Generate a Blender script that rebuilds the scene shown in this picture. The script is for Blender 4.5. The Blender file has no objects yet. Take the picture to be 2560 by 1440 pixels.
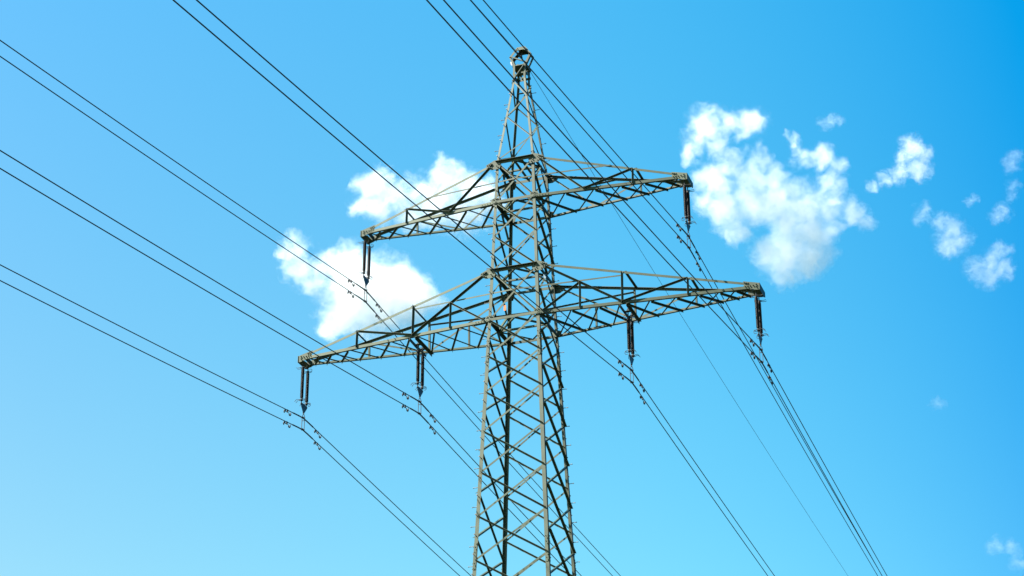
import bpy, math, random
from mathutils import Vector, Matrix
random.seed(7)
scene = bpy.context.scene
COL = scene.collection
R = math.radians

# ------------------------------------------------------------------ camera
CAM = Vector((20.4777, -58.2351, 1.6))
YAW, PITCH, ROLL, FPX = 0.34426, 0.4622, -0.00478, 5095.84
cy, sy_, cp, sp = math.cos(YAW), math.sin(YAW), math.cos(PITCH), math.sin(PITCH)
fw = Vector((-sy_*cp, cy*cp, sp)); rt = Vector((cy, sy_, 0)); up = rt.cross(fw)
c_, s_ = math.cos(ROLL), math.sin(ROLL)
rt, up = c_*rt + s_*up, -s_*rt + c_*up
cam_data = bpy.data.cameras.new('camera'); cam = bpy.data.objects.new('camera', cam_data); COL.objects.link(cam)
m = Matrix((rt, up, -fw)).transposed().to_4x4(); m.translation = CAM
cam.matrix_world = m
cam_data.sensor_width = 36.0; cam_data.lens = 36.0*FPX/2560.0
cam_data.clip_start = 0.5; cam_data.clip_end = 40000
scene.camera = cam

# ------------------------------------------------------------------ light
SUN_EL, SUN_AZ = R(48), R(230)
world = bpy.data.worlds.new('World'); scene.world = world; world.use_nodes = True
wn, wl = world.node_tree.nodes, world.node_tree.links
wn.clear()
w_out = wn.new('ShaderNodeOutputWorld'); w_bg = wn.new('ShaderNodeBackground')
sky = wn.new('ShaderNodeTexSky'); sky.sky_type = 'NISHITA'; sky.sun_disc = False
sky.sun_elevation = SUN_EL; sky.sun_rotation = SUN_AZ; sky.altitude = 0
sky.air_density = 1.0; sky.dust_density = 0.6; sky.ozone_density = 3.0
gam = wn.new('ShaderNodeGamma'); gam.inputs['Gamma'].default_value = 1.25
tint = wn.new('ShaderNodeMix'); tint.data_type = 'RGBA'; tint.blend_type = 'MULTIPLY'; tint.inputs['Factor'].default_value = 1.0
tint.inputs['B'].default_value = (0.62, 0.90, 0.85, 1)
wl.new(sky.outputs['Color'], gam.inputs['Color']); wl.new(gam.outputs['Color'], tint.inputs['A']); 
# clear sky deepens away from the sun's side and upwards: factor = A + B*s + C*z + D*max(s,0)^2 along the view's level axis
wtc = wn.new('ShaderNodeTexCoord')
def vm(op, a=None, b=None, scale=None):
    n = wn.new('ShaderNodeVectorMath'); n.operation = op
    for i, x in enumerate((a, b)):
        if x is None: continue
        if isinstance(x, tuple): n.inputs[i].default_value = x
        else: wl.new(x, n.inputs[i])
    if scale is not None: wl.new(scale, n.inputs['Scale'])
    return n
def mth(op, a, b=0.0, c=0.0):
    n = wn.new('ShaderNodeMath'); n.operation = op
    for i, x in enumerate((a, b, c)):
        if isinstance(x, (int, float)): n.inputs[i].default_value = x
        else: wl.new(x, n.inputs[i])
    return n.outputs[0]
def clampf(x, lo, hi): return mth('MINIMUM', mth('MAXIMUM', x, lo), hi)
ax = clampf(vm('DOT_PRODUCT', wtc.outputs['Generated'], (0.9406, 0.3395, 0.0)).outputs['Value'], -0.3, 0.3)
az = clampf(vm('DOT_PRODUCT', wtc.outputs['Generated'], (0.0, 0.0, 1.0)).outputs['Value'], 0.2, 0.62)
qx = mth('POWER', mth('MAXIMUM', ax, 0.0), 2.0)
f1 = vm('SCALE', (-1.190, 0.217, 0.222), None, ax); f2 = vm('SCALE', (-1.458, 0.700, 1.227), None, az); f3 = vm('SCALE', (-5.231, -6.564, -1.837), None, qx)
fs = vm('ADD', vm('ADD', f1.outputs[0], f2.outputs[0]).outputs[0], vm('ADD', f3.outputs[0], (1.402, 0.850, 0.417)).outputs[0])
fs = vm('MAXIMUM', fs.outputs[0], (0.02, 0.1, 0.1))
wl.new(vm('MULTIPLY', tint.outputs['Result'], fs.outputs[0]).outputs[0], w_bg.inputs['Color'])
w_bg.inputs['Strength'].default_value = 0.0643
wl.new(w_bg.outputs['Background'], w_out.inputs['Surface'])
sun_data = bpy.data.lights.new('sun', 'SUN'); sun_data.energy = 5.0; sun_data.angle = R(0.5); sun_data.color = (1.0, 0.95, 0.86)
sun = bpy.data.objects.new('sun', sun_data); COL.objects.link(sun)
to_sun = Vector((math.sin(SUN_AZ)*math.cos(SUN_EL), math.cos(SUN_AZ)*math.cos(SUN_EL), math.sin(SUN_EL)))
sun.rotation_euler = to_sun.to_track_quat('Z', 'Y').to_euler()
vs = scene.view_settings
vs.view_transform = 'Standard'; vs.look = 'None'; vs.exposure = 2.0; vs.gamma = 1.0; vs.use_curve_mapping = False
scene.cycles.volume_bounces = 14
scene.cycles.max_bounces = 16
scene.cycles.transparent_max_bounces = 16

# ------------------------------------------------------------------ materials
def new_mat(name):
    mt = bpy.data.materials.new(name); mt.use_nodes = True
    nt = mt.node_tree; b = nt.nodes['Principled BSDF']
    return mt, nt, b

def noise_mat(name, ca, cb, scale, rough, metal=0.0, detail=6, bump=0.0, stretch=None):
    mt, nt, b = new_mat(name)
    tc = nt.nodes.new('ShaderNodeTexCoord'); no = nt.nodes.new('ShaderNodeTexNoise'); rp = nt.nodes.new('ShaderNodeValToRGB')
    no.inputs['Scale'].default_value = scale; no.inputs['Detail'].default_value = detail
    src = tc.outputs['Object']
    if stretch:
        mp = nt.nodes.new('ShaderNodeMapping'); mp.inputs['Scale'].default_value = stretch
        nt.links.new(src, mp.inputs['Vector']); src = mp.outputs['Vector']
    nt.links.new(src, no.inputs['Vector'])
    rp.color_ramp.elements[0].position = 0.35; rp.color_ramp.elements[1].position = 0.65
    rp.color_ramp.elements[0].color = (*ca, 1); rp.color_ramp.elements[1].color = (*cb, 1)
    nt.links.new(no.outputs['Fac'], rp.inputs['Fac']); nt.links.new(rp.outputs['Color'], b.inputs['Base Color'])
    b.inputs['Specular IOR Level'].default_value = 0.3
    b.inputs['Roughness'].default_value = rough; b.inputs['Metallic'].default_value = metal
    if bump:
        bp = nt.nodes.new('ShaderNodeBump'); bp.inputs['Strength'].default_value = bump; bp.inputs['Distance'].default_value = 0.004
        nt.links.new(no.outputs['Fac'], bp.inputs['Height']); nt.links.new(bp.outputs['Normal'], b.inputs['Normal'])
    return mt

M_STEEL = noise_mat('painted_steel', (0.028, 0.039, 0.020), (0.044, 0.055, 0.030), 3.0, 0.6, bump=0.15)
def weather(mt, vary=0.24, rust=(0.10, 0.045, 0.022)):
    """each bar its own paint batch, chalky streaks, and some rust bleeding through"""
    nt = mt.node_tree; b = nt.nodes['Principled BSDF']; base = b.inputs['Base Color'].links[0].from_socket
    oi = nt.nodes.new('ShaderNodeObjectInfo'); mr = nt.nodes.new('ShaderNodeMapRange'); mr.inputs['To Min'].default_value = 1-vary; mr.inputs['To Max'].default_value = 1+vary
    nt.links.new(oi.outputs['Random'], mr.inputs['Value'])
    hs = nt.nodes.new('ShaderNodeHueSaturation'); nt.links.new(base, hs.inputs['Color']); nt.links.new(mr.outputs['Result'], hs.inputs['Value'])
    tc = nt.nodes.new('ShaderNodeTexCoord'); n = nt.nodes.new('ShaderNodeTexNoise'); n.inputs['Scale'].default_value = 2.3; n.inputs['Detail'].default_value = 9; n.inputs['Roughness'].default_value = 0.75
    nt.links.new(tc.outputs['Object'], n.inputs['Vector'])
    rr = nt.nodes.new('ShaderNodeMapRange'); rr.inputs['From Min'].default_value = 0.60; rr.inputs['From Max'].default_value = 0.72; rr.inputs['To Max'].default_value = 0.75
    nt.links.new(n.outputs['Fac'], rr.inputs['Value'])
    mx = nt.nodes.new('ShaderNodeMix'); mx.data_type = 'RGBA'; nt.links.new(rr.outputs['Result'], mx.inputs['Factor']); nt.links.new(hs.outputs['Color'], mx.inputs['A']); mx.inputs['B'].default_value = (*rust, 1)
    nt.links.new(mx.outputs['Result'], b.inputs['Base Color'])
weather(M_STEEL)
M_BOLT = noise_mat('galvanised_steel', (0.10, 0.094, 0.09), (0.155, 0.145, 0.14), 9.0, 0.6, metal=0.2)
M_DBOLT = noise_mat('dark_bolt', (0.10, 0.10, 0.08), (0.15, 0.15, 0.12), 9.0, 0.5)
M_FIT = noise_mat('weathered_fitting', (0.020, 0.021, 0.022), (0.042, 0.041, 0.040), 8.0, 0.55, metal=0.3)
M_YOKE = noise_mat('yoke_steel', (0.03, 0.036, 0.038), (0.05, 0.055, 0.058), 6.0, 0.5, metal=0.2)
M_PORC = noise_mat('brown_porcelain', (0.006, 0.0020, 0.0018), (0.010, 0.0055, 0.005), 5.0, 0.3)
M_WIRE = noise_mat('weathered_cable', (0.012, 0.013, 0.015), (0.022, 0.023, 0.025), 4.0, 0.65)
M_ORANGE = noise_mat('orange_enamel', (0.42, 0.09, 0.008), (0.52, 0.12, 0.012), 7.0, 0.5)
M_BLUE = noise_mat('pale_blue_plate', (0.10, 0.18, 0.24), (0.14, 0.22, 0.29), 6.0, 0.4)
M_WHITE = noise_mat('white_plate', (0.26, 0.26, 0.25), (0.34, 0.34, 0.33), 6.0, 0.4)
M_CONC = noise_mat('concrete', (0.30, 0.29, 0.27), (0.40, 0.39, 0.36), 5.0, 0.9)
M_GRASS = noise_mat('meadow', (0.012, 0.020, 0.007), (0.026, 0.036, 0.013), 0.15, 0.95, detail=10)

# ------------------------------------------------------------------ mesh builder
class MB:
    def __init__(self): self.v = []; self.f = []
    def prism(self, ring_a, ring_b):
        n = len(ring_a); b = len(self.v); self.v += [tuple(p) for p in ring_a] + [tuple(p) for p in ring_b]
        self.f += [tuple(b+i for i in range(n))[::-1], tuple(b+n+i for i in range(n))]
        for i in range(n):
            j = (i+1) % n; self.f.append((b+i, b+j, b+n+j, b+n+i))
    def angle(self, p, q, d1, d2, w1, w2=None, t=0.009):
        """rolled L section: corner runs p->q, flanges along d1 and d2"""
        p, q = Vector(p), Vector(q); ax = (q-p).normalized(); w2 = w2 or w1
        d1 = Vector(d1); d1 = (d1 - ax*d1.dot(ax)).normalized()
        d2 = Vector(d2); d2 = (d2 - ax*d2.dot(ax)); d2 = (d2 - d1*d2.dot(d1)).normalized()
        sec = [(0, 0), (w1, 0), (w1, t), (t, t), (t, w2), (0, w2)]
        if d1.cross(d2).dot(ax) < 0: sec = sec[::-1]
        self.prism([p + d1*a + d2*b for a, b in sec], [q + d1*a + d2*b for a, b in sec])
        return self
    def bar(self, p, q, d1, w, h):
        p, q = Vector(p), Vector(q); ax = (q-p).normalized(); d1 = Vector(d1); d1 = (d1-ax*d1.dot(ax)).normalized(); d2 = ax.cross(d1)
        sec = [(-w/2, -h/2), (w/2, -h/2), (w/2, h/2), (-w/2, h/2)]
        self.prism([p+d1*a+d2*b for a, b in sec], [q+d1*a+d2*b for a, b in sec]); return self
    def plate(self, pts, nrm, t):
        n = Vector(nrm).normalized(); pts = [Vector(p) for p in pts]
        ar = sum(((pts[i]-pts[0]).cross(pts[i+1]-pts[0]) for i in range(1, len(pts)-1)), Vector())
        if ar.dot(n) < 0: pts = pts[::-1]
        self.prism(pts, [p+n*t for p in pts]); return self
    def tube(self, pts, r, n=8, closed=False):
        pts = [Vector(p) for p in pts]; k = len(pts); base = len(self.v); prev = None
        for i, p in enumerate(pts):
            a = pts[(i-1) % k] if (closed or i > 0) else p; b = pts[(i+1) % k] if (closed or i < k-1) else p
            ax = (b-a).normalized()
            if prev is None:
                ref = Vector((0, 0, 1)) if abs(ax.z) < 0.9 else Vector((1, 0, 0)); u = ax.cross(ref).normalized()
            else:
                u = (prev - ax*prev.dot(ax)).normalized()
            prev = u; w = ax.cross(u); rr = r[i] if isinstance(r, (list, tuple)) else r
            for j in range(n):
                an = 2*math.pi*j/n; self.v.append(tuple(p + (u*math.cos(an)+w*math.sin(an))*rr))
        for i in range(k if closed else k-1):
            for j in range(n):
                a = base+i*n; b = base+((i+1) % k)*n; self.f.append((a+j, a+(j+1) % n, b+(j+1) % n, b+j))
        if not closed:
            self.f.append(tuple(base+j for j in range(n))[::-1]); self.f.append(tuple(base+(k-1)*n+j for j in range(n)))
        return self
    def bolt(self, p, d, r=0.016, h=0.018):
        p, d = Vector(p), Vector(d).normalized(); return self.tube([p, p+d*h], r, 6)
    def lathe(self, prof, c, n=14):
        c = Vector(c); base = len(self.v)
        for r, z in prof:
            for j in range(n):
                a = 2*math.pi*j/n; self.v.append((c.x+r*math.cos(a), c.y+r*math.sin(a), c.z+z))
        for i in range(len(prof)-1):
            for j in range(n):
                a = base+i*n; self.f.append((a+j, a+n+j, a+n+(j+1) % n, a+(j+1) % n))
        self.f.append(tuple(base+j for j in range(n))); self.f.append(tuple(base+(len(prof)-1)*n+j for j in range(n))[::-1])
        return self
    def build(self, name, mat, parent=None, smooth=False):
        me = bpy.data.meshes.new(name); me.from_pydata(self.v, [], self.f); me.validate(); me.update()
        me.materials.append(mat)
        if smooth:
            me.polygons.foreach_set('use_smooth', [True]*len(me.polygons))
        o = bpy.data.objects.new(name, me); COL.objects.link(o)
        if parent: o.parent = parent
        return o

def tag(o, label=None, cat=None, group=None, kind=None):
    if label: o['label'] = label
    if cat: o['category'] = cat
    if group: o['group'] = group
    if kind: o['kind'] = kind
    return o
def empty(name, loc=(0, 0, 0)):
    o = bpy.data.objects.new(name, None); COL.objects.link(o); o.location = loc; return o
def copy_tree(o, parent=None):
    c = o.copy(); COL.objects.link(c)
    if parent: c.parent = parent
    for ch in list(o.children): copy_tree(ch, c)
    return c

# ------------------------------------------------------------------ ground
g = MB(); g.v = [(-20000, -20000, 0), (20000, -20000, 0), (20000, 20000, 0), (-20000, 20000, 0)]; g.f = [(0, 1, 2, 3)]
tag(g.build('ground', M_GRASS), kind='structure')

# ------------------------------------------------------------------ tower data (z measured from the lower arm's bottom chord)
Z0 = 30.844
RY = 1.0796
Z1T, Z2B, Z2T, ZP = 1.8486, 4.5211, 6.1072, 9.7106
KN = [(-Z0, 0.9+0.0415*Z0), (0, 0.9), (Z1T, 0.8363), (Z2B, 0.7447), (Z2T, 0.6908), (ZP, 0.2287), (10.34, 0.235)]
def wx(z):
    for (a, wa), (b, wb) in zip(KN, KN[1:]):
        if z <= b or b == KN[-1][0]: return wa + (wb-wa)*(z-a)/(b-a)
def corner(sx, sy, z, inset=0.0):
    w = wx(z); return Vector((sx*(w-inset), sy*(w*RY-inset), z))
L, F, B, RR = (-1, -1), (1, -1), (-1, 1), (1, 1)
FACES = {'front': (L, F, Vector((0, -1, 0))), 'right': (F, RR, Vector((1, 0, 0))), 'back': (RR, B, Vector((0, 1, 0))), 'left': (B, L, Vector((-1, 0, 0)))}

tower = empty('transmission_tower', (0, 0, 0))
tag(tower, 'tall grey green steel lattice pylon with two crossarms standing under the blue sky', 'power pylon')
def up_z(o):
    return o
class TB(MB):
    """builder in tower coordinates: lifts everything by Z0"""
    def build(self, name, mat, parent=None, smooth=False):
        self.v = [(x, y, z+Z0) for x, y, z in self.v]
        return MB.build(self, name, mat, parent, smooth)

# ---- legs
leg_parts = {}
for sx, sy in (L, F, B, RR):
    t = TB()
    segs = [(-Z0+0.3, -0.95, 0.122), (-0.95, Z1T+0.2, 0.108), (Z1T+0.2, Z2T+0.1, 0.098), (Z2T+0.1, 10.34, 0.074)]
    for a, b, w in segs:
        brk = [a] + [k for k, _ in KN if a < k < b] + [b]
        for p, q in zip(brk, brk[1:]):
            t.angle(corner(sx, sy, p), corner(sx, sy, q), (-sx, 0, 0), (0, -sy, 0), w, w, 0.012)
    leg = t.build('leg', M_STEEL, tower); leg_parts[(sx, sy)] = leg
    # splice plates with rows of bolts
    for za, zb in ((-1.55, -0.62), (-8.75, -7.85), (Z2T-0.12, Z2T+0.28)):
        t = TB(); w = 0.085 if za < 0 else 0.06
        for nrm, al in (((0, sy, 0), (-sx, 0, 0)), ((sx, 0, 0), (0, -sy, 0))):
            nrm, al = Vector(nrm), Vector(al)
            a, b = corner(sx, sy, za)+nrm*0.003, corner(sx, sy, zb)+nrm*0.003
            t.plate([a+al*0.015, b+al*0.015, b+al*(0.015+w), a+al*(0.015+w)], nrm, 0.010)
            k = int((zb-za)/0.085)
            for i in range(k):
                z = za + (i+0.5)*(zb-za)/k
                if abs(z-(za+zb)/2) < 0.05: continue
                t.bolt(corner(sx, sy, z)+nrm*0.013+al*(0.035+0.045*(i % 2)), nrm, 0.015, 0.022)
        t.build('splice_plate', M_STEEL, leg)

# ---- step bolts on the two climbing legs
zs = [-1.31-0.664*k for k in range(12)] + [-1.31+0.664*k for k in range(1, 17)]
for (sx, sy) in (L, RR):
    for z in zs:
        for d, dz in ((Vector((sx, 0, 0)), 0.0), (Vector((0, sy, 0)), -0.33)):
            zz = z+dz
            al = Vector((0, -sy, 0)) if abs(d.x) > 0 else Vector((-sx, 0, 0))
            p = corner(sx, sy, zz) + al*0.045
            t = TB(); t.tube([p-d*0.02, p+d*0.155], 0.0105, 6).tube([p+d*0.155, p+d*0.172], 0.020, 8); t.tube([p+d*0.002, p+d*0.02], 0.020, 6)
            t.build('step_bolt', M_BOLT, leg_parts[(sx, sy)])

# ---- lattice on the body
def brace(pa, pb, nrm, outside, w=0.060, parent=None, name='brace', mat=None):
    """an angle lying in a tower face; outside ones sit on the leg with a flange standing out, inside ones behind it"""
    nrm = Vector(nrm); d = (pb-pa).normalized(); side = nrm.cross(d).normalized()
    if side.z < 0: side = -side
    t = TB()
    if outside:
        o = nrm*0.003 + side*w*0.5
        t.angle(pa+o, pb+o, -side, nrm, w*0.95, w*1.3, 0.006)
    else:
        o = -nrm*0.0145 + side*w*0.5
        t.angle(pa+o, pb+o, -side, -nrm, w, w*0.9, 0.006)
    n = nrm*(0.009 if outside else -0.0085)
    return t.build(name, M_STEEL, parent or tower)
def leg_pt(c, z, along, ins):
    return corner(c[0], c[1], z) + Vector(along)*ins
def ends(face, za, zb, ins=0.05, flip=False):
    a, b, n = FACES[face]
    if flip: a, b = b, a
    d = (corner(*b, za)-corner(*a, za)).normalized()
    return leg_pt(a, za, d, ins), leg_pt(b, zb, -d, ins), n
def xpanel(face, z_hi, z_lo, w=0.061, parent=None):
    pa, pb, n = ends(face, z_hi, z_lo); brace(pa, pb, n, True, w, parent)
    pa, pb, n = ends(face, z_hi, z_lo, flip=True); brace(pa, pb, n, False, w, parent)
def mid(face, z):
    a, b, n = FACES[face]; return (corner(*a, z)+corner(*b, z))/2, n
def kpanel(face, z_mid, z_leg, w=0.060, parent=None):
    mp, n = mid(face, z_mid)
    for i in (0, 1):
        c = FACES[face][i]; d = (mp-corner(*c, z_mid)).normalized()
        brace(mp - d*0.05, leg_pt(c, z_leg, d, 0.04), n, i == 0, w, parent)

FZ = [-0.02, -1.33, -2.63, -4.03, -5.46, -6.96, -8.43, -9.95]
SZ = [-0.64, -1.95, -3.31, -4.71, -6.17, -7.68, -9.15]
for f in ('front', 'back'):
    for a, b in zip(FZ, FZ[1:]): xpanel(f, a, b)
    xpanel(f, Z2B, 3.19); xpanel(f, 3.19, Z1T)
for f in ('right', 'left'):
    kpanel(f, 0.0, SZ[0])
    for a, b in zip(SZ, SZ[1:]): xpanel(f, a, b)
    kpanel(f, Z1T, 2.53); kpanel(f, Z2B, 3.85); xpanel(f, 3.85, 2.53)
# peak: single zigzags
PL, PF = [9.62, 8.075, 6.25], [8.88, 7.03]
def zig(face, first, zz, w=0.042):
    a, b, n = FACES[face]; cs = [a, b] if first == 0 else [b, a]
    for i, (z1, z2) in enumerate(zip(zz, zz[1:])):
        c1, c2 = cs[i % 2], cs[(i+1) % 2]
        d = (corner(*c2, z1)-corner(*c1, z1)).normalized()
        brace(leg_pt(c1, z1, d, 0.03), leg_pt(c2, z2, -d, 0.03), n, i % 2 == 0, w)
ZZ = [9.62, 8.88, 8.075, 7.03, 6.25]
zig('front', 0, ZZ); zig('right', 1, ZZ); zig('back', 0, ZZ); zig('left', 1, ZZ)
# small level ties under the top frame
for f, z in (('front', 9.72), ('back', 9.40)):
    a, b, n = ends(f, z, z, 0.03); brace(a, b, n, False, 0.04, name='tie_bar')
# bracing further down, near the ground
t = TB(); zz = [-9.95, -12.0, -14.4, -17.2, -20.4, -24.2, -Z0+0.6]
for f in FACES:
    a, b, n = FACES[f]
    for z1, z2 in zip(zz, zz[1:]):
        for fl, out in ((False, True), (True, False)):
            pa, pb, n = ends(f, z1, z2, flip=fl); d = (pb-pa).normalized(); s = n.cross(d)
            o = n*(0.003 if out else -0.0145)
            t.angle(pa+o, pb+o, s, n if out else -n, 0.07, 0.06, 0.007)
tag(t.build('lower_bracing', M_STEEL, tower), kind='stuff')
for c in (L, F, B, RR):
    p = corner(*c, -Z0); MB().lathe([(0.55, -0.4), (0.55, 0.35), (0.5, 0.4)], (p.x, p.y, 0), 20).build('footing', M_CONC, tower)

# ---- gusset plates at the arm roots
def gusset(sx, sy, z, pts, bolts, parent, off=0.0095):
    """pts as (outward, up) around the leg's outer corner, in the front or back face"""
    t = TB(); n = Vector((0, sy, 0)); base = corner(sx, sy, z)
    P = lambda o, u: base + Vector((sx*o, 0, u)) + n*off
    t.plate([P(o, u) for o, u in pts], n, 0.010)
    for o, u in bolts: t.bolt(P(o, u)+n*0.010, n, 0.020, 0.045)
    return t.build('gusset_plate', M_STEEL, parent)

# ---- the box of each crossarm inside the body, and the crossarms themselves
def body_frame(zb, zt, deep):
    fr = None
    for z, top in ((zb, False), (zt, True)):
        for sy in (-1, 1):
            n = Vector((0, sy, 0)); t = TB()
            a, b = corner(-1, sy, z)+n*0.022, corner(1, sy, z)+n*0.022
            if top: t.angle(a+Vector((0, 0, 0.03)), b+Vector((0, 0, 0.03)), (0, 0, -1), n, 0.10, 0.11, 0.010)
            else: t.angle(a+Vector((0, 0, -0.045)), b+Vector((0, 0, -0.045)), (0, 0, 1), n, 0.10, 0.02, 0.010)
            o = t.build('beam' if fr else 'arm_frame', M_STEEL, fr or tower); fr = fr or o
    for sx in (-1, 1):
        n = Vector((sx, 0, 0))
        for z in (zb, zt):
            a, b = corner(sx, -1, z)+n*0.004, corner(sx, 1, z)+n*0.004
            t = TB(); t.angle(a+Vector((0, 0, 0.04)), b+Vector((0, 0, 0.04)), (0, 0, -1), -n, 0.10, 0.10, 0.010); t.build('beam', M_STEEL, fr)
            # node plate at mid length
            mp = (a+b)/2; t = TB(); t.plate([mp+Vector((-sx*0.016, y, zz)) for y, zz in ((-0.16, 0.05), (0.16, 0.05), (0.11, -0.14), (-0.11, -0.14))], -n, 0.010); t.build('node_plate', M_STEEL, fr)
    # plan bracing: a diamond between the mid points and a cross strut
    for z in (zb, zt):
        w = wx(z); zz = z-0.03
        ml, mr, mf, mb = Vector((-w+0.06, 0, zz)), Vector((w-0.06, 0, zz)), Vector((0, -w*RY+0.06, zz)), Vector((0, w*RY-0.06, zz))
        for k, (p, q) in enumerate(((ml, mf), (mf, mr), (mr, mb), (mb, ml))):
            s = (q-p).cross(Vector((0, 0, 1))).normalized()
            lift = Vector((0, 0, 0.0075*(k % 2)))
            t = TB(); t.angle(p+s*0.03+lift, q+s*0.03+lift, -s, (0, 0, 1), 0.06, 0.055, 0.006); t.build('brace', M_STEEL, fr)
        t = TB(); t.angle(ml+Vector((0, -0.03, 0.018)), mr+Vector((0, -0.03, 0.018)), (0, 1, 0), (0, 0, 1), 0.06, 0.06, 0.006); t.build('strut', M_STEEL, fr)
    if deep:
        for x in (-0.06, 0.19):
            w = wx(zt); p, q = Vector((x, -w*RY+0.02, zt-0.045)), Vector((x, w*RY-0.02, zt-0.045))
            t = TB(); t.angle(p, q, (1, 0, 0), (0, 0, 1), 0.09, 0.07, 0.008); t.build('beam', M_STEEL, fr)
    for f in ('front', 'back'): xpanel(f, zt-0.03, zb+0.03, 0.06, fr)
    for f in ('right', 'left'):
        zm = (zb+zt)/2
        kpanel(f, zt-0.03, zm, 0.056, fr); kpanel(f, zb+0.03, zm, 0.056, fr)
    return fr

def crossarm(sx, zb, zt, xt, ztip, bot_st, web, hang):
    wb, wt = wx(zb), wx(zt); TD = 0.27
    yb, yt = wb*RY+0.022, wt*RY+0.022
    xe = xt-0.06
    def bot(x, sy):
        k = (x-wb)/(xe-wb); return Vector((sx*x, sy*(yb+(TD-yb)*k), zb-0.045+(ztip-0.075-(zb-0.045))*k))
    xtop, ztop = xt-0.30, ztip+0.12
    def top(x, sy):
        k = (x-wt)/(xtop-wt); return Vector((sx*x, sy*(yt+(TD+0.012-yt)*k), zt+0.02+(ztop-zt-0.02)*k))
    t = TB()
    for sy in (-1, 1):
        n = Vector((0, sy, 0))
        t.angle(bot(wb, sy), bot(xe, sy), (0, 0, 1), -n, 0.10, 0.08, 0.010)
        t.angle(top(wt, sy), top(xtop, sy), (0, 0, -1), -n, 0.082, 0.075, 0.009)
    arm = t.build('crossarm', M_STEEL, tower)
    # tip: two cheek plates, an end plate and a bottom plate with bolts
    t = TB()
    for sy in (-1, 1):
        n = Vector((0, sy, 0)); y = sy*(TD+0.016)
        P = lambda x, z: Vector((sx*x, y, ztip+z))
        t.plate([P(xt-0.52, 0.215), P(xt, 0.075), P(xt, -0.16), P(xt-0.10, -0.16), P(xt-0.30, -0.085), P(xt-0.50, -0.075)], n, 0.012)
        for x, z in ((0.48, 0.155), (0.42, 0.135), (0.36, 0.12), (0.46, 0.02), (0.38, 0.02), (0.30, 0.02), (0.20, 0.02), (0.10, -0.04), (0.10, 0.04)):
            t.bolt(P(xt-x, z)+n*0.012, n, 0.021, 0.05)
    t.plate([Vector((sx*(xt+0.002), y, ztip+z)) for y, z in ((-TD-0.05, 0.075), (TD+0.19, 0.075), (TD+0.19, -0.11), (TD+0.03, -0.17), (-TD-0.05, -0.17))], (sx, 0, 0), 0.014)
    t.plate([Vector((sx*x, y, ztip-0.135)) for x, y in ((xt-0.24, -TD-0.002), (xt-0.003, -TD-0.002), (xt-0.003, TD+0.002), (xt-0.24, TD+0.002))], (0, 0, -1), 0.012)
    t.plate([Vector((sx*(xt-0.26), y, ztip+z)) for y, z in ((-TD, 0.05), (TD, 0.05), (TD, -0.12), (-TD, -0.12))], (-sx, 0, 0), 0.012)
    t.build('end_plate', M_STEEL, arm)
    def member(p, q, w, face_n, name='brace', off=0.0, stand=True):
        d = (q-p).normalized(); s = face_n.cross(d).normalized()
        if s.z < 0 or (abs(s.z) < 1e-3 and s.y < 0): s = -s
        o = face_n*off + s*w*0.5
        t = TB(); t.angle(p+o, q+o, -s, face_n if stand else -face_n, w, w*(1.3 if stand else 0.9), 0.006); return t.build(name, M_STEEL, arm)
    up1 = Vector((0, 0, 0.05))
    for sy in (-1, 1):
        n = Vector((0, sy, 0))
        if hang is None:
            xb, xp = web
            member(top(wt+0.10, sy)-up1, bot(xb, sy)+up1, 0.062, n, off=0.004)
            member(bot(xb, sy)+up1, top(xp, sy)-up1, 0.056, n, off=0.0125)
            member(bot(xp, sy)+up1*0.4, top(xp, sy)-up1*0.3, 0.058, n, 'post', off=0.011)
            posts = [xp]
            zs_ = (zb+zt)/2+0.03; k = (zt-zs_)/(zt-ztop)
            xs_ = wt+(xtop-wt)*k
        else:
            xb, xq, xp = web
            pa, pb = top(wt+0.10, sy)-up1, bot(xb, sy)+up1
            member(pa, pb, 0.065, n, off=0.004)
            on = lambda x: pa + (pb-pa)*((x-wt-0.10)/(xb-wt-0.10))
            member(bot(wb+0.12, sy)+up1, on(xq), 0.054, n, off=0.0195)
            member(bot(xq, sy)+up1*0.4, on(xq)+up1*0.4, 0.056, n, 'post', off=0.012)
            member(bot(xb, sy)+up1*0.4, top(xb, sy)-up1*0.3, 0.062, n, 'post', off=0.0125)
            member(bot(xb, sy)+up1, top(xp, sy)-up1, 0.058, n, off=0.0195)
            member(bot(xp, sy)+up1*0.4, top(xp, sy)-up1*0.3, 0.058, n, 'post', off=0.011)
            posts = [xb, xp]
            zs_ = 1.02; xs_ = xb-0.02
        # level strut carried through the body's face
        ps = Vector((0, sy*(wx((zb+zt)/2)*RY), zs_)); pe = Vector((sx*xs_, (top(xs_, sy)).y, zs_))
        member(ps+Vector((sx*0.002, 0, 0)), pe, 0.05, n, 'strut', off=0.021, stand=False)
    for xp in posts:
        a, b = top(xp, -1), top(xp, 1)
        member(a+Vector((sx*0.06, 0.02, -0.03)), b+Vector((sx*0.06, -0.02, -0.03)), 0.055, Vector((sx, 0, 0)), 'tie')
    # lattice in the bottom plane
    for k, (x1, x2) in enumerate(bot_st):
        dn = Vector((0, 0, -1))
        p, q = bot(x1, -1), bot(x2, 1); i = (q-p).normalized()*0.05
        member(p+i+Vector((0, 0, -0.003)), q-i+Vector((0, 0, -0.003)), 0.055, dn)
        p, q = bot(x1, 1), bot(x2, -1); i = (q-p).normalized()*0.05
        member(p+i+Vector((0, 0, 0.0125)), q-i+Vector((0, 0, 0.0125)), 0.050, dn, stand=False)
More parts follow.
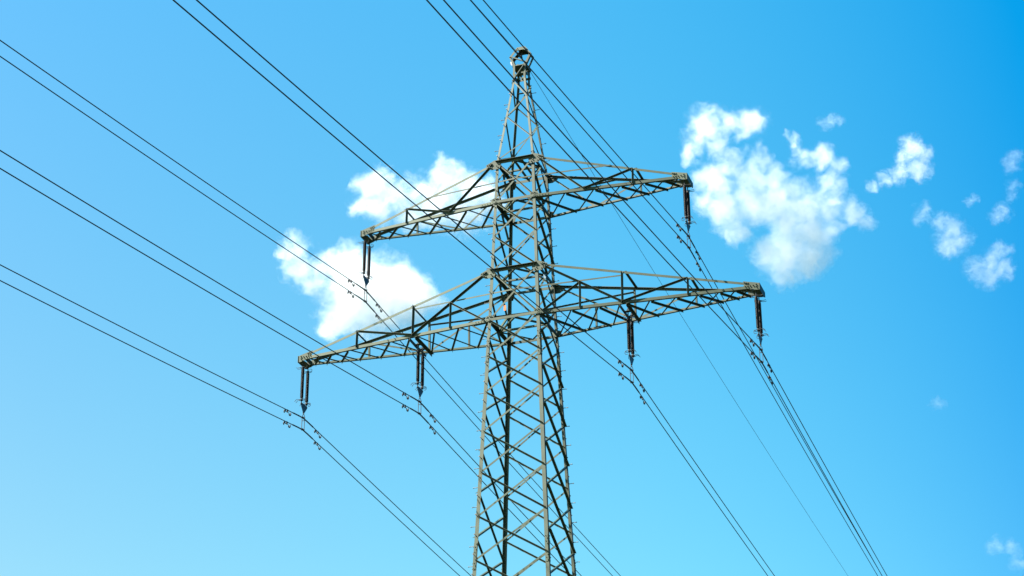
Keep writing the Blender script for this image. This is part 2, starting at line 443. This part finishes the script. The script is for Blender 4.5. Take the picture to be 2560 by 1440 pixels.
    if hang is not None:
        for dx in (-0.10, 0.10):
            p, q = bot(hang+dx, -1)+Vector((0, 0.0, -0.020)), bot(hang+dx, 1)+Vector((0, 0.0, -0.020))
            e = (q-p).normalized()*0.05; p -= e; q += e
            t = TB(); s = 1 if dx > 0 else -1
            t.angle(p, q, (s*sx, 0, 0), (0, 0, -1), 0.085, 0.10, 0.010); t.build('hanger_beam', M_STEEL, arm)
        for yy in (-0.2, 0.2):
            z = bot(hang, 1).z-0.05
            t = TB(); t.plate([Vector((sx*(hang+a), yy+b, z)) for a, b in ((-0.088, -0.07), (0.088, -0.07), (0.088, 0.07), (-0.088, 0.07))], (0, 0, -1), 0.014)
            for a in (-0.06, 0.06): t.bolt((sx*(hang+a), yy, z-0.014), (0, 0, -1), 0.016, 0.03)
            t.build('hanger_plate', M_STEEL, arm)
    # gussets
    for sy in (-1, 1):
        gusset(sx, sy, zt, [(-0.17, 0.07), (0.05, 0.10), (0.36, -0.05), (0.34, -0.17), (0.16, -0.27), (-0.13, -0.27), (-0.19, -0.12)],
               [(0.31, -0.07), (0.25, -0.045), (0.19, -0.02), (0.27, -0.15), (0.21, -0.17), (0.15, -0.2), (-0.08, -0.2), (-0.03, -0.14), (-0.1, -0.02)], arm, off=0.034)
        gusset(sx, sy, zb, [(-0.20, 0.06), (-0.20, 0.16), (-0.02, 0.20), (0.10, 0.16), (0.12, 0.06), (0.04, -0.03), (-0.1, -0.03)],
               [(-0.15, 0.11), (-0.1, 0.13), (-0.05, 0.15), (0.02, 0.13), (0.05, 0.09)], arm, off=-0.026)
        # chord splice near the body
        n = Vector((0, sy, 0)); t = TB()
        p, q = bot(wb-0.12, sy), bot(wb+0.55, sy)
        t.plate([p-n*0.012+Vector((0, 0, -0.004)), q-n*0.012+Vector((0, 0, -0.004)), q-n*0.11+Vector((0, 0, -0.004)), p-n*0.11+Vector((0, 0, -0.004))], (0, 0, -1), 0.012)
        for i in range(6):
            bp = bot(wb-0.05+i*0.1, sy)+Vector((0, 0, 0.05)); t.bolt(bp, n, 0.014, 0.02)
        t.build('splice_plate', M_STEEL, arm)
    return arm

X1, X2, XI = 8.1575, 5.9387, 3.7139
ST2 = [(0.75, 1.79), (1.79, 2.79), (2.79, 3.69), (3.69, 4.49), (4.49, 5.17), (5.17, 5.65)]
ST1 = [(0.92, 1.99), (1.99, 2.90), (2.90, 3.60), (3.83, 4.60), (4.60, 5.45), (5.45, 6.20), (6.20, 6.86), (6.86, 7.40), (7.40, 7.80)]
body_frame(0.0, Z1T, False); body_frame(Z2B, Z2T, True)
for s in (-1, 1):
    crossarm(s, Z2B, Z2T, X2, 4.577, ST2, (2.431, 4.12), None)
    crossarm(s, 0.0, Z1T, X1, 0.0715, ST1, (3.70, 2.29, 5.859), 3.7139)

# ---- frame at the very top that carries the earth wire
t = TB()
HEX = [(-0.244, 10.28), (-0.405, 10.745), (-0.15, 10.97), (-0.10, 11.06), (0.25, 11.06), (0.425, 10.756), (0.244, 10.32)]
HEX2 = [(-0.235, 10.28), (-0.41, 10.73), (-0.13, 11.05), (0.21, 11.05), (0.425, 10.74), (0.235, 10.32)]
for sy in (-1, 1):
    y = sy*0.17; n = Vector((0, sy, 0))
    for (x1, z1), (x2, z2) in zip(HEX2, HEX2[1:]):
        p, q = Vector((x1, y, z1)), Vector((x2, y, z2)); d = (q-p).normalized(); ins = n.cross(d)
        if ins.dot(Vector((0, 0, 10.7))-(p+q)/2) < 0: ins = -ins
        t.angle(p, q, ins, -n, 0.075, 0.10, 0.009)
frame = t.build('peak_frame', M_STEEL, tower)
t = TB()
for sy in (-1, 1):
    n = Vector((0, sy, 0)); y = sy*0.173
    t.plate([Vector((x, y, z)) for x, z in ((-0.22, 10.93), (-0.11, 11.075), (0.19, 11.075), (0.30, 10.93), (0.22, 10.90), (0.15, 10.95), (-0.07, 10.95), (-0.14, 10.89))], n, 0.009)
    for x, z in ((-0.17, 10.95), (-0.13, 10.99), (-0.09, 11.03), (0.17, 11.03), (0.21, 10.99), (0.25, 10.95)): t.bolt((x, y+sy*0.009, z), n, 0.016, 0.03)
t.plate([(-0.12, -0.168, 11.052), (0.20, -0.168, 11.052), (0.20, 0.168, 11.052), (-0.12, 0.168, 11.052)], (0, 0, 1), 0.010)
t.build('cap_plate', M_STEEL, frame)
t = TB()
for z, w in ((10.28, 0.245), (9.95, 0.235)):
    for sy in (1,):
        y = sy*w*RY
        t.bar((-w-0.02, y+sy*0.006, z), (w+0.02, y+sy*0.006, z), (0, 0, 1), 0.10, 0.010)
    for sx in (-1, 1): t.bar((sx*(w+0.006), -w*RY+0.012, z-0.002), (sx*(w+0.006), w*RY-0.012, z-0.002), (0, 0, 1), 0.10, 0.010)
t.plate([(-0.235, -0.245, 10.30), (0.235, -0.245, 10.30), (0.235, 0.2, 10.30), (-0.235, 0.2, 10.30)], (0, 0, -1), 0.03)
t.plate([(-0.225, -0.06, 10.05), (0.225, -0.06, 10.05), (0.225, 0.1, 10.05), (-0.225, 0.1, 10.05)], (0, 0, -1), 0.02)
for x, y in ((-0.12, -0.1), (0.1, -0.05), (0.02, 0.12), (0.15, 0.1)): t.bar((x, y, 10.31), (x+0.01, y, 10.42), (1, 0, 0), 0.035, 0.03)
t.build('base_ring', M_STEEL, frame)
t = TB(); p, q = Vector((-0.36, -0.192, 10.70)), Vector((0.23, -0.192, 10.36)); t.angle(p, q, Vector((0, 0, 1)), (0, -1, 0), 0.055, 0.05, 0.006); t.build('brace', M_STEEL, frame)
t = TB()
for x, z, xx, zz in ((-0.24, 9.62, 0.2, 10.22), (0.24, 9.5, -0.2, 10.2)):
    t.angle((x, -0.255 if x < 0 else 0.255, z), (xx, -0.255 if x < 0 else 0.255, zz), (0, 0, 1), (0, -1 if x < 0 else 1, 0), 0.06, 0.06, 0.006)
t.build('knee_brace', M_STEEL, frame)
ZE = 10.76
t = TB(); t.bar((0, 0, 11.05), (0, 0, ZE+0.10), (1, 0, 0), 0.03, 0.022); t.tube([(0, 0, ZE+0.12), (0, 0, ZE+0.06)], 0.032, 8)
t.tube([(0, 0.10, ZE-0.012), (0, 0.04, ZE-0.006), (0, -0.04, ZE-0.006), (0, -0.10, ZE-0.012)], [0.02, 0.032, 0.032, 0.02], 8).bar((0, 0, ZE), (0, 0, ZE+0.09), (1, 0, 0), 0.05, 0.045)
t.build('wire_hanger', M_FIT, frame)
# ---- plates fixed to the steel
t = TB(); t.plate([(-0.325, -0.18, 10.37), (-0.275, -0.19, 10.35), (-0.315, -0.19, 10.50), (-0.365, -0.18, 10.52)], (0, -1, 0), 0.006)
tag(t.build('marker_plate', M_WHITE, frame), 'small white plate on the top frame')
t = TB(); t.plate([(-0.855, 0.43, 0.99), (-0.775, 0.43, 0.99), (-0.775, 0.43, 1.19), (-0.855, 0.43, 1.19)], (0, -1, 0), 0.005)
tag(t.build('warning_tag', M_ORANGE, tower), 'orange tag')
t = TB(); t.plate([(0.89, -0.47, 1.48), (0.975, -0.47, 1.48), (0.975, -0.47, 1.65), (0.89, -0.47, 1.65)], (0, -1, 0), 0.005)
t.tube([(0.78, -0.83, 1.47), (0.90, -0.476, 1.50)], 0.012, 6)
tag(t.build('marker_plate', M_BLUE, tower), 'pale blue plate')

# ------------------------------------------------------------------ insulator sets
def arc(c, r, a0, a1, n, ux, uz):
    c = Vector(c); return [c + Vector(ux)*(r*math.cos(a0+(a1-a0)*i/n)) + Vector(uz)*(r*math.sin(a0+(a1-a0)*i/n)) for i in range(n+1)]
def make_set(sx):
    root = empty('insulator_set')
    for y in (-0.2, 0.2):
        # porcelain long rod with sheds
        prof = [(0.030, -0.385)]; z = -0.40; N = 30; st = 1.085/N
        for i in range(N):
            prof += [(0.034, z), (0.059, z-0.010), (0.060, z-0.016), (0.040, z-st*0.72)]; z -= st
        prof += [(0.034, z), (0.030, z-0.012)]
        rod = MB().lathe(prof, (0, y, 0), 18).build('insulator_rod', M_PORC, root)
        for za, zb_ in ((-0.31, -0.40), (-1.487, -1.58)):
            MB().lathe([(0.026, za), (0.043, za-0.012), (0.043, zb_+0.012), (0.03, zb_)], (0, y, 0), 12).build('end_cap', M_FIT, rod)
        # arcing horns: a fork on the outer side and a closed loop towards the tower
        for zt_, sgn in ((-0.335, 1), (-1.555, -1)):
            h = MB()
            for dy in (-0.05, 0.05):
                h.tube([(0, y+dy*0.6, zt_), (sx*0.06, y+dy, zt_+0.002), (sx*0.12, y+dy, zt_-0.015*sgn), (sx*0.17, y+dy, zt_-0.02*sgn), (sx*0.235, y+dy*1.15, zt_+0.025*sgn-0.03)], 0.0085, 6)
            h.tube([(-sx*0.02, y-0.055, zt_), (0, y-0.06, zt_), (0.0, y+0.06, zt_), (-sx*0.02, y+0.055, zt_)], 0.0085, 6)
            h.build('arcing_horn', M_FIT, rod)
            lp = []
            for (xx, zz) in ((0.05, 0.0), (0.12, 0.0), (0.148, -0.03), (0.148, -0.10), (0.12, -0.13), (0.06, -0.125)):
                lp.append((-sx*xx, y, zt_ + 0.03 + zz*1.0 + (0.06 if sgn > 0 else 0.0)))
            h = MB(); h.tube(lp, 0.0085, 6)
            ring = [(-sx*0.02+0.10*math.cos(a)*-sx*1.0, y+0.07*math.sin(a), zt_-0.01) for a in [2*math.pi*i/16 for i in range(16)]]
            h.tube(ring, 0.0085, 6, closed=True); h.build('arcing_horn', M_FIT, rod)
        s = MB(); s.bar((0, y, 0.0), (0, y, -0.13), (1, 0, 0), 0.05, 0.02).tube(arc((0, y, -0.16), 0.034, 0, 2*math.pi, 12, (0, 1, 0), (0, 0, 1))[:-1], 0.012, 6, closed=True)
        s.tube([(0, y, -0.18), (0, y, -0.32)], 0.018, 8).tube([(-0.04, y, -0.06), (0.04, y, -0.06)], 0.014, 6)
        s.build('hanger_shackle', M_FIT, root)
        MB().tube([(0, y, -1.575), (0, y, -1.70)], 0.017, 8).tube([(-0.035, y, -1.69), (0.035, y, -1.69)], 0.016, 6).build('clevis', M_FIT, root)
    yk = MB(); yk.plate([(-0.008, y, z) for y, z in ((-0.25, -1.66), (-0.19, -1.645), (0.19, -1.645), (0.25, -1.66), (0.25, -1.71), (0.035, -1.965), (-0.035, -1.965), (-0.25, -1.71))], (1, 0, 0), 0.016)
    yk.build('yoke_plate', M_YOKE, root)
    # suspension link: shackle, then two straps down to the lower clamp
    k = MB(); k.tube([(0, 0, -1.94), (0, 0, -2.02)], 0.020, 8).tube([(-0.035, 0, -1.955), (0.035, 0, -1.955)], 0.014, 6)
    k.tube([(-0.048, 0, -2.16), (-0.04, 0, -2.09), (-0.018, 0, -2.02), (0.018, 0, -2.02), (0.04, 0, -2.09), (0.048, 0, -2.16)], 0.011, 6)
    for x in (-0.048, 0.048): k.bar((x, 0, -2.13), (x, 0, -2.60), (1, 0, 0), 0.014, 0.026)
    k.tube([(-0.055, 0, -2.25), (0.055, 0, -2.25)], 0.011, 6)
    k.build('suspension_link', M_FIT, root)
    for z in (-2.145, -2.578):
        c = MB(); c.tube([(0, -0.12, z-0.016), (0, -0.05, z-0.002), (0, 0.05, z-0.002), (0, 0.12, z-0.016)], [0.018, 0.034, 0.034, 0.018], 8)
        c.tube([(-0.062, 0, z), (0.062, 0, z)], 0.017, 6); c.build('wire_clamp', M_FIT, root)
    return root
ins_spots = [(-8.0137, 0.0715, 'pair of dark ribbed insulators hanging from the left tip of the long lower crossarm'),
             (-XI, 0.028, 'pair of dark ribbed insulators hanging midway along the left half of the lower crossarm'),
             (-5.824, 4.570, 'pair of dark ribbed insulators hanging from the left tip of the short upper crossarm'),
             (5.824, 4.570, 'pair of dark ribbed insulators hanging from the right tip of the short upper crossarm'),
             (XI, 0.028, 'pair of dark ribbed insulators hanging midway along the right half of the lower crossarm'),
             (8.0137, 0.0715, 'pair of dark ribbed insulators hanging from the right tip of the long lower crossarm')]
protos = {-1: make_set(-1), 1: make_set(1)}; used = set()
for x, z, lab in ins_spots:
    s = -1 if x < 0 else 1
    o = protos[s] if s not in used else copy_tree(protos[s]); used.add(s)
    o.location = (x, 0, z+Z0); tag(o, lab, 'insulator', 'twin insulator sets hanging from the crossarms')

# ------------------------------------------------------------------ wires
AF, BF, AB, BB, AZF, AZB = -0.16397, 0.00037, -0.04204, 0.00037, -0.00169, -0.0023
def wire_pt(x, z, y, e=False):
    af, bf, ab, bb = (-0.15898, 0.00034, -0.03696, 0.00031) if e else (AF, BF, AB, BB)
    if y < 0: a = -y; return Vector((x+AZF*a, y, z+af*a+bf*a*a))
    return Vector((x+AZB*y, y, z+ab*y+bb*y*y))
def ystations(y0, y1):
    ys = []; y = 0.0
    while y < y1: ys.append(y); y += 0.15 if y < 1.4 else (0.8 if y < 20 else 3.0)
    ys.append(y1); yn = []; y = 0.15
    while y < -y0: yn.append(-y); y += 0.15 if y < 1.4 else (0.8 if y < 20 else 2.0)
    yn.append(y0)
    return sorted(yn) + ys
def soften(p, y):
    # the stiff armour rods round the kink off at the clamp
    k = max(0.0, 1-abs(y)/0.5); return p - Vector((0, 0, 0.012*k*k))
def wire(name, x, z, r, label, cat, group, e=False):
    pts = [soften(wire_pt(x, z, y, e), y) + Vector((0, 0, Z0)) for y in ystations(-150, 215)]
    t = MB(); t.tube(pts, r, 8); o = t.build(name, M_WIRE, None, True); tag(o, label, cat, group)
    a = 0.80 if not e else 0.45
    ap = [soften(wire_pt(x, z, y, e), y) + Vector((0, 0, Z0)) for y in [i*a/8 for i in range(-8, 9)]]
    MB().tube(ap, r*1.55, 8).build('armour_rod', M_WIRE, o, True)
    return o
# ---- dampers
def make_damper():
    root = empty('vibration_damper')
    MB().bar((0, 0, 0.02), (0, 0, -0.085), (1, 0, 0), 0.035, 0.045).tube([(-0.03, 0, -0.04), (0.03, 0, -0.04)], 0.014, 6).build('clamp', M_FIT, root)
    MB().tube([(0, -0.13, -0.082), (0, -0.06, -0.074), (0, 0, -0.072), (0, 0.06, -0.074), (0, 0.13, -0.082)], 0.009, 6).build('messenger_cable', M_FIT, root)
    for s in (-1, 1):
        # opposed hooks: one curls over, the other under
        if s < 0: pts = [Vector((0, -0.12, -0.080))] + [Vector((0, -0.185+0.068*math.cos(a), -0.110+0.068*math.sin(a))) for a in [R(d) for d in (35, 70, 105, 140, 175, 215)]]
        else: pts = [Vector((0, 0.12, -0.080))] + [Vector((0, 0.185+0.068*math.cos(a), -0.080+0.068*math.sin(a))) for a in [R(d) for d in (215, 250, 285, 320, 355, 395)]]
        MB().tube(pts, [0.012, 0.020, 0.023, 0.024, 0.024, 0.023, 0.018], 8).build('weight', M_FIT, root, True)
    return root
damper = make_damper(); first = True
phases = [(-8.0137, -2.0743, 'left tip of the lower crossarm'), (-XI, -2.1166, 'left half of the lower crossarm'), (-5.824, 2.4245, 'left tip of the upper crossarm'),
          (5.824, 2.4245, 'right tip of the upper crossarm'), (XI, -2.1166, 'right half of the lower crossarm'), (8.0137, -2.0743, 'right tip of the lower crossarm')]
for x, z, where in phases:
    for k, nm in ((0, 'upper'), (1, 'lower')):
        zz = z-0.4335*k
        wire('conductor_wire', x, zz, 0.0152, f'{nm} black wire of the pair hung below the {where}', 'power line', 'twin conductor wires')
        for sd, y, txt in ((-1, -1.24, 'near the viewer'), (1, 1.19, 'beyond the clamp')):
            o = damper if first else copy_tree(damper); first = False
            p = wire_pt(x, zz, y); q = wire_pt(x, zz, y+0.1*sd); sl = math.atan2((q.z-p.z)*sd, 0.1)
            o.location = p + Vector((0, 0, Z0)); o.rotation_euler = (sl, 0, 0)
            tag(o, f'hooked damper, {nm} wire, {txt}, {where}', 'damper', 'vibration dampers on the wires')
wire('earth_wire', 0.0, ZE, 0.0085, 'single thin wire strung over the very top of the pylon', 'power line', None, True)

# ------------------------------------------------------------------ clouds
def cam_pt(u, v, dist):
    d = fw + rt*((u-1280)/FPX) + up*((720-v)/FPX); return CAM + d*dist
def cloud(label, blobs, dist=3000.0, dens=0.09, rough=0.55, seed=0.0, thr=0.0, grow=1.06, group='clouds in the sky'):
    """blobs: (u, v, radius px, thickness factor); one domain mesh hugging the blobs, filled with a drifting density"""
    rnd = random.Random(int(seed*100)+3); S = dist/FPX
    cs = []
    for b in blobs:
        u, v, r = b[:3]
        r *= grow
        cs.append((cam_pt(u, v, dist*(1+rnd.uniform(-0.35, 0.35)*r*S/dist)), r*S))
    cen = sum((c for c, _ in cs), Vector())/len(cs)
    import bmesh
    bm = bmesh.new()
    for c, r in cs:
        bmesh.ops.create_icosphere(bm, subdivisions=2, radius=r*1.26, matrix=Matrix.Translation(c-cen))
    me = bpy.data.meshes.new('cloud'); bm.to_mesh(me); bm.free()
    o = bpy.data.objects.new('cloud', me); COL.objects.link(o); o.location = cen
    rm = o.modifiers.new('merge', 'REMESH'); rm.mode = 'VOXEL'; rm.voxel_size = max(min(r for _, r in cs)*0.35, 3.0)
    mt = bpy.data.materials.new('cloud_vapour'); mt.use_nodes = True; nt = mt.node_tree; nt.nodes.clear(); N = nt.nodes.new; K = nt.links.new
    out = N('ShaderNodeOutputMaterial'); pv = N('ShaderNodeVolumePrincipled')
    pv.inputs['Color'].default_value = (0.92, 0.92, 0.925, 1); pv.inputs['Anisotropy'].default_value = 0.0
    tc = N('ShaderNodeTexCoord')
    # large swirls shift the lookup, so that the blobs lose their roundness
    unit = sum(r for _, r in cs)/len(cs)
    n1 = N('ShaderNodeTexNoise'); n1.inputs['Scale'].default_value = 1.1/unit; n1.inputs['Detail'].default_value = 4.0; n1.noise_dimensions = '4D'; n1.inputs['W'].default_value = seed
    K(tc.outputs['Object'], n1.inputs['Vector'])
    sb = N('ShaderNodeVectorMath'); sb.operation = 'SUBTRACT'; K(n1.outputs['Color'], sb.inputs[0]); sb.inputs[1].default_value = (0.5, 0.5, 0.5)
    sc_ = N('ShaderNodeVectorMath'); sc_.operation = 'SCALE'; K(sb.outputs[0], sc_.inputs[0]); sc_.inputs['Scale'].default_value = unit*2.4
    ad = N('ShaderNodeVectorMath'); ad.operation = 'ADD'; K(tc.outputs['Object'], ad.inputs[0]); K(sc_.outputs[0], ad.inputs[1])
    prev = None
    for c, r in cs:
        ds = N('ShaderNodeVectorMath'); ds.operation = 'DISTANCE'; K(ad.outputs[0], ds.inputs[0]); ds.inputs[1].default_value = tuple(c-cen)
        ma = N('ShaderNodeMath'); ma.operation = 'MULTIPLY_ADD'; K(ds.outputs['Value'], ma.inputs[0]); ma.inputs[1].default_value = -1.0/r; ma.inputs[2].default_value = 1.0
        if prev is None: prev = ma.outputs[0]
        else:
            mx = N('ShaderNodeMath'); mx.operation = 'SMOOTH_MAX'; mx.inputs[2].default_value = 0.35; K(prev, mx.inputs[0]); K(ma.outputs[0], mx.inputs[1]); prev = mx.outputs[0]
    n2 = N('ShaderNodeTexNoise'); n2.inputs['Scale'].default_value = 1.7/unit; n2.inputs['Detail'].default_value = 9.0; n2.inputs['Roughness'].default_value = 0.74
    n2.noise_dimensions = '4D'; n2.inputs['W'].default_value = seed+3.7; st = N('ShaderNodeVectorMath'); st.operation = 'MULTIPLY'; st.inputs[1].default_value = (0.7, 0.7, 1.25); K(ad.outputs[0], st.inputs[0]); K(st.outputs[0], n2.inputs['Vector'])
    s2 = N('ShaderNodeMath'); s2.operation = 'SUBTRACT'; K(n2.outputs['Fac'], s2.inputs[0]); s2.inputs[1].default_value = 0.5
    m2 = N('ShaderNodeMath'); m2.operation = 'MULTIPLY_ADD'; K(s2.outputs[0], m2.inputs[0]); m2.inputs[1].default_value = rough*3.6; K(prev, m2.inputs[2])
    rg = N('ShaderNodeMapRange'); rg.interpolation_type = 'SMOOTHSTEP'; K(m2.outputs[0], rg.inputs['Value'])
    rg.inputs['From Min'].default_value = 0.0+thr; rg.inputs['From Max'].default_value = 0.95+thr; rg.inputs['To Min'].default_value = 0.0; rg.inputs['To Max'].default_value = dens*100.0/unit
    K(rg.outputs['Result'], pv.inputs['Density']); K(pv.outputs['Volume'], out.inputs['Volume'])
    me.materials.append(mt)
    tag(o, label, 'cloud', group)
    return o
def zc(pts): return [(1660+x*0.3612, 240+y*0.3612, r*0.3612) for x, y, r in pts]
cloud('solid bright white cloud behind the insulators of the upper left arm tip',
      [(738, 618, 42), (705, 625, 26), (752, 672, 48), (792, 700, 45), (850, 660, 55), (880, 640, 40), (900, 720, 100), (985, 735, 88), (1045, 735, 62), (1070, 755, 42), (860, 780, 70), (828, 815, 40), (950, 775, 80), (1020, 795, 55)], dens=0.014, rough=0.6, grow=1.10, seed=1.3)
cloud('soft white cloud behind the upper crossarm at its left half',
      [(960, 438, 36), (932, 470, 46), (903, 505, 40), (950, 515, 46), (1000, 492, 44), (1045, 478, 46), (1020, 535, 48), (1090, 515, 62), (1112, 420, 36), (1108, 402, 22), (1130, 452, 46), (1172, 478, 48), (1215, 472, 36), (1232, 505, 40), (1150, 540, 52), (1195, 545, 40)], dens=0.011, rough=0.68, grow=1.12, seed=4.1)
cloud('largest broken white cloud, spread beyond the right ends of the crossarms',
      zc([(300, 200, 130), (450, 175, 80), (610, 190, 105), (225, 310, 95), (190, 430, 65), (370, 340, 90), (470, 470, 115), (340, 600, 130), (265, 700, 95), (620, 570, 120), (770, 570, 110), (400, 770, 135), (620, 740, 160), (800, 740, 160),
          (970, 770, 160), (1140, 760, 115), (1180, 610, 95), (1190, 480, 75), (1090, 430, 90), (980, 430, 80), (1300, 800, 95), (1400, 860, 70), (850, 910, 140), (1010, 930, 130), (490, 930, 95), (1150, 920, 85), (700, 1110, 115), (860, 1100, 160), (1040, 1090, 135), (860, 1240, 100), (1000, 1180, 110), (890, 300, 52), (830, 270, 34), (945, 355, 55), (560, 260, 70), (660, 440, 80)]), dens=0.0080, rough=0.66, thr=-0.02, grow=1.22, seed=7.7)
cloud('small white cloud shaped like a wing, above the row of thin wisps', zc([(1720, 370, 95), (1800, 420, 70), (1650, 430, 60), (1770, 520, 80), (1630, 530, 80), (1520, 575, 60), (1440, 625, 45)]), dens=0.0062, rough=0.85, thr=0.03, grow=1.2, seed=2.9)
cloud('thin ragged cloud with a hooked upper end, beside the wispy ring', zc([(1790, 800, 60), (1765, 850, 45), (1900, 870, 65), (2000, 900, 65), (1990, 1000, 105), (1950, 1060, 75), (2080, 990, 65)]), dens=0.0030, rough=0.95, thr=0.03, grow=1.3, seed=5.3)
cloud('thin ring shaped wispy cloud, lowest of the ragged ones', zc([(2180, 1210, 95), (2280, 1120, 85), (2340, 1070, 70), (2260, 1250, 80), (2350, 1200, 75)]), dens=0.0030, rough=0.95, thr=0.03, grow=1.22, seed=9.2)
cloud('tiny cloud scrap above the largest cloud', zc([(1100, 190, 45), (1150, 175, 55), (1210, 165, 40)]), dens=0.0018, rough=0.95, thr=0.05, grow=1.2, seed=3.3)
cloud('tall faint wisp at the frame edge', zc([(2400, 470, 70), (2440, 420, 50), (2420, 620, 55), (2400, 690, 45)]), dens=0.0012, rough=1.0, thr=0.05, grow=1.2, seed=6.1)
cloud('small round puff below the tall faint wisp', zc([(2340, 800, 70), (2290, 840, 50)]), dens=0.0020, rough=0.95, thr=0.05, grow=1.15, seed=8.8)
cloud('small slanted wisp beside the round puff', zc([(2110, 730, 40), (2150, 710, 35)]), dens=0.0015, rough=0.95, thr=0.05, grow=1.15, seed=1.9)
cloud('lone faint scrap of cloud in the open lower sky', [(2340, 1006, 17), (2350, 1012, 14)], dens=0.0010, rough=0.95, thr=0.05, grow=1.3, seed=2.2)
cloud('thin flat wisp in the lowest corner of the sky', [(2490, 1365, 24), (2530, 1370, 22), (2545, 1408, 24)], dens=0.0013, rough=0.95, thr=0.05, grow=1.2, seed=4.7)
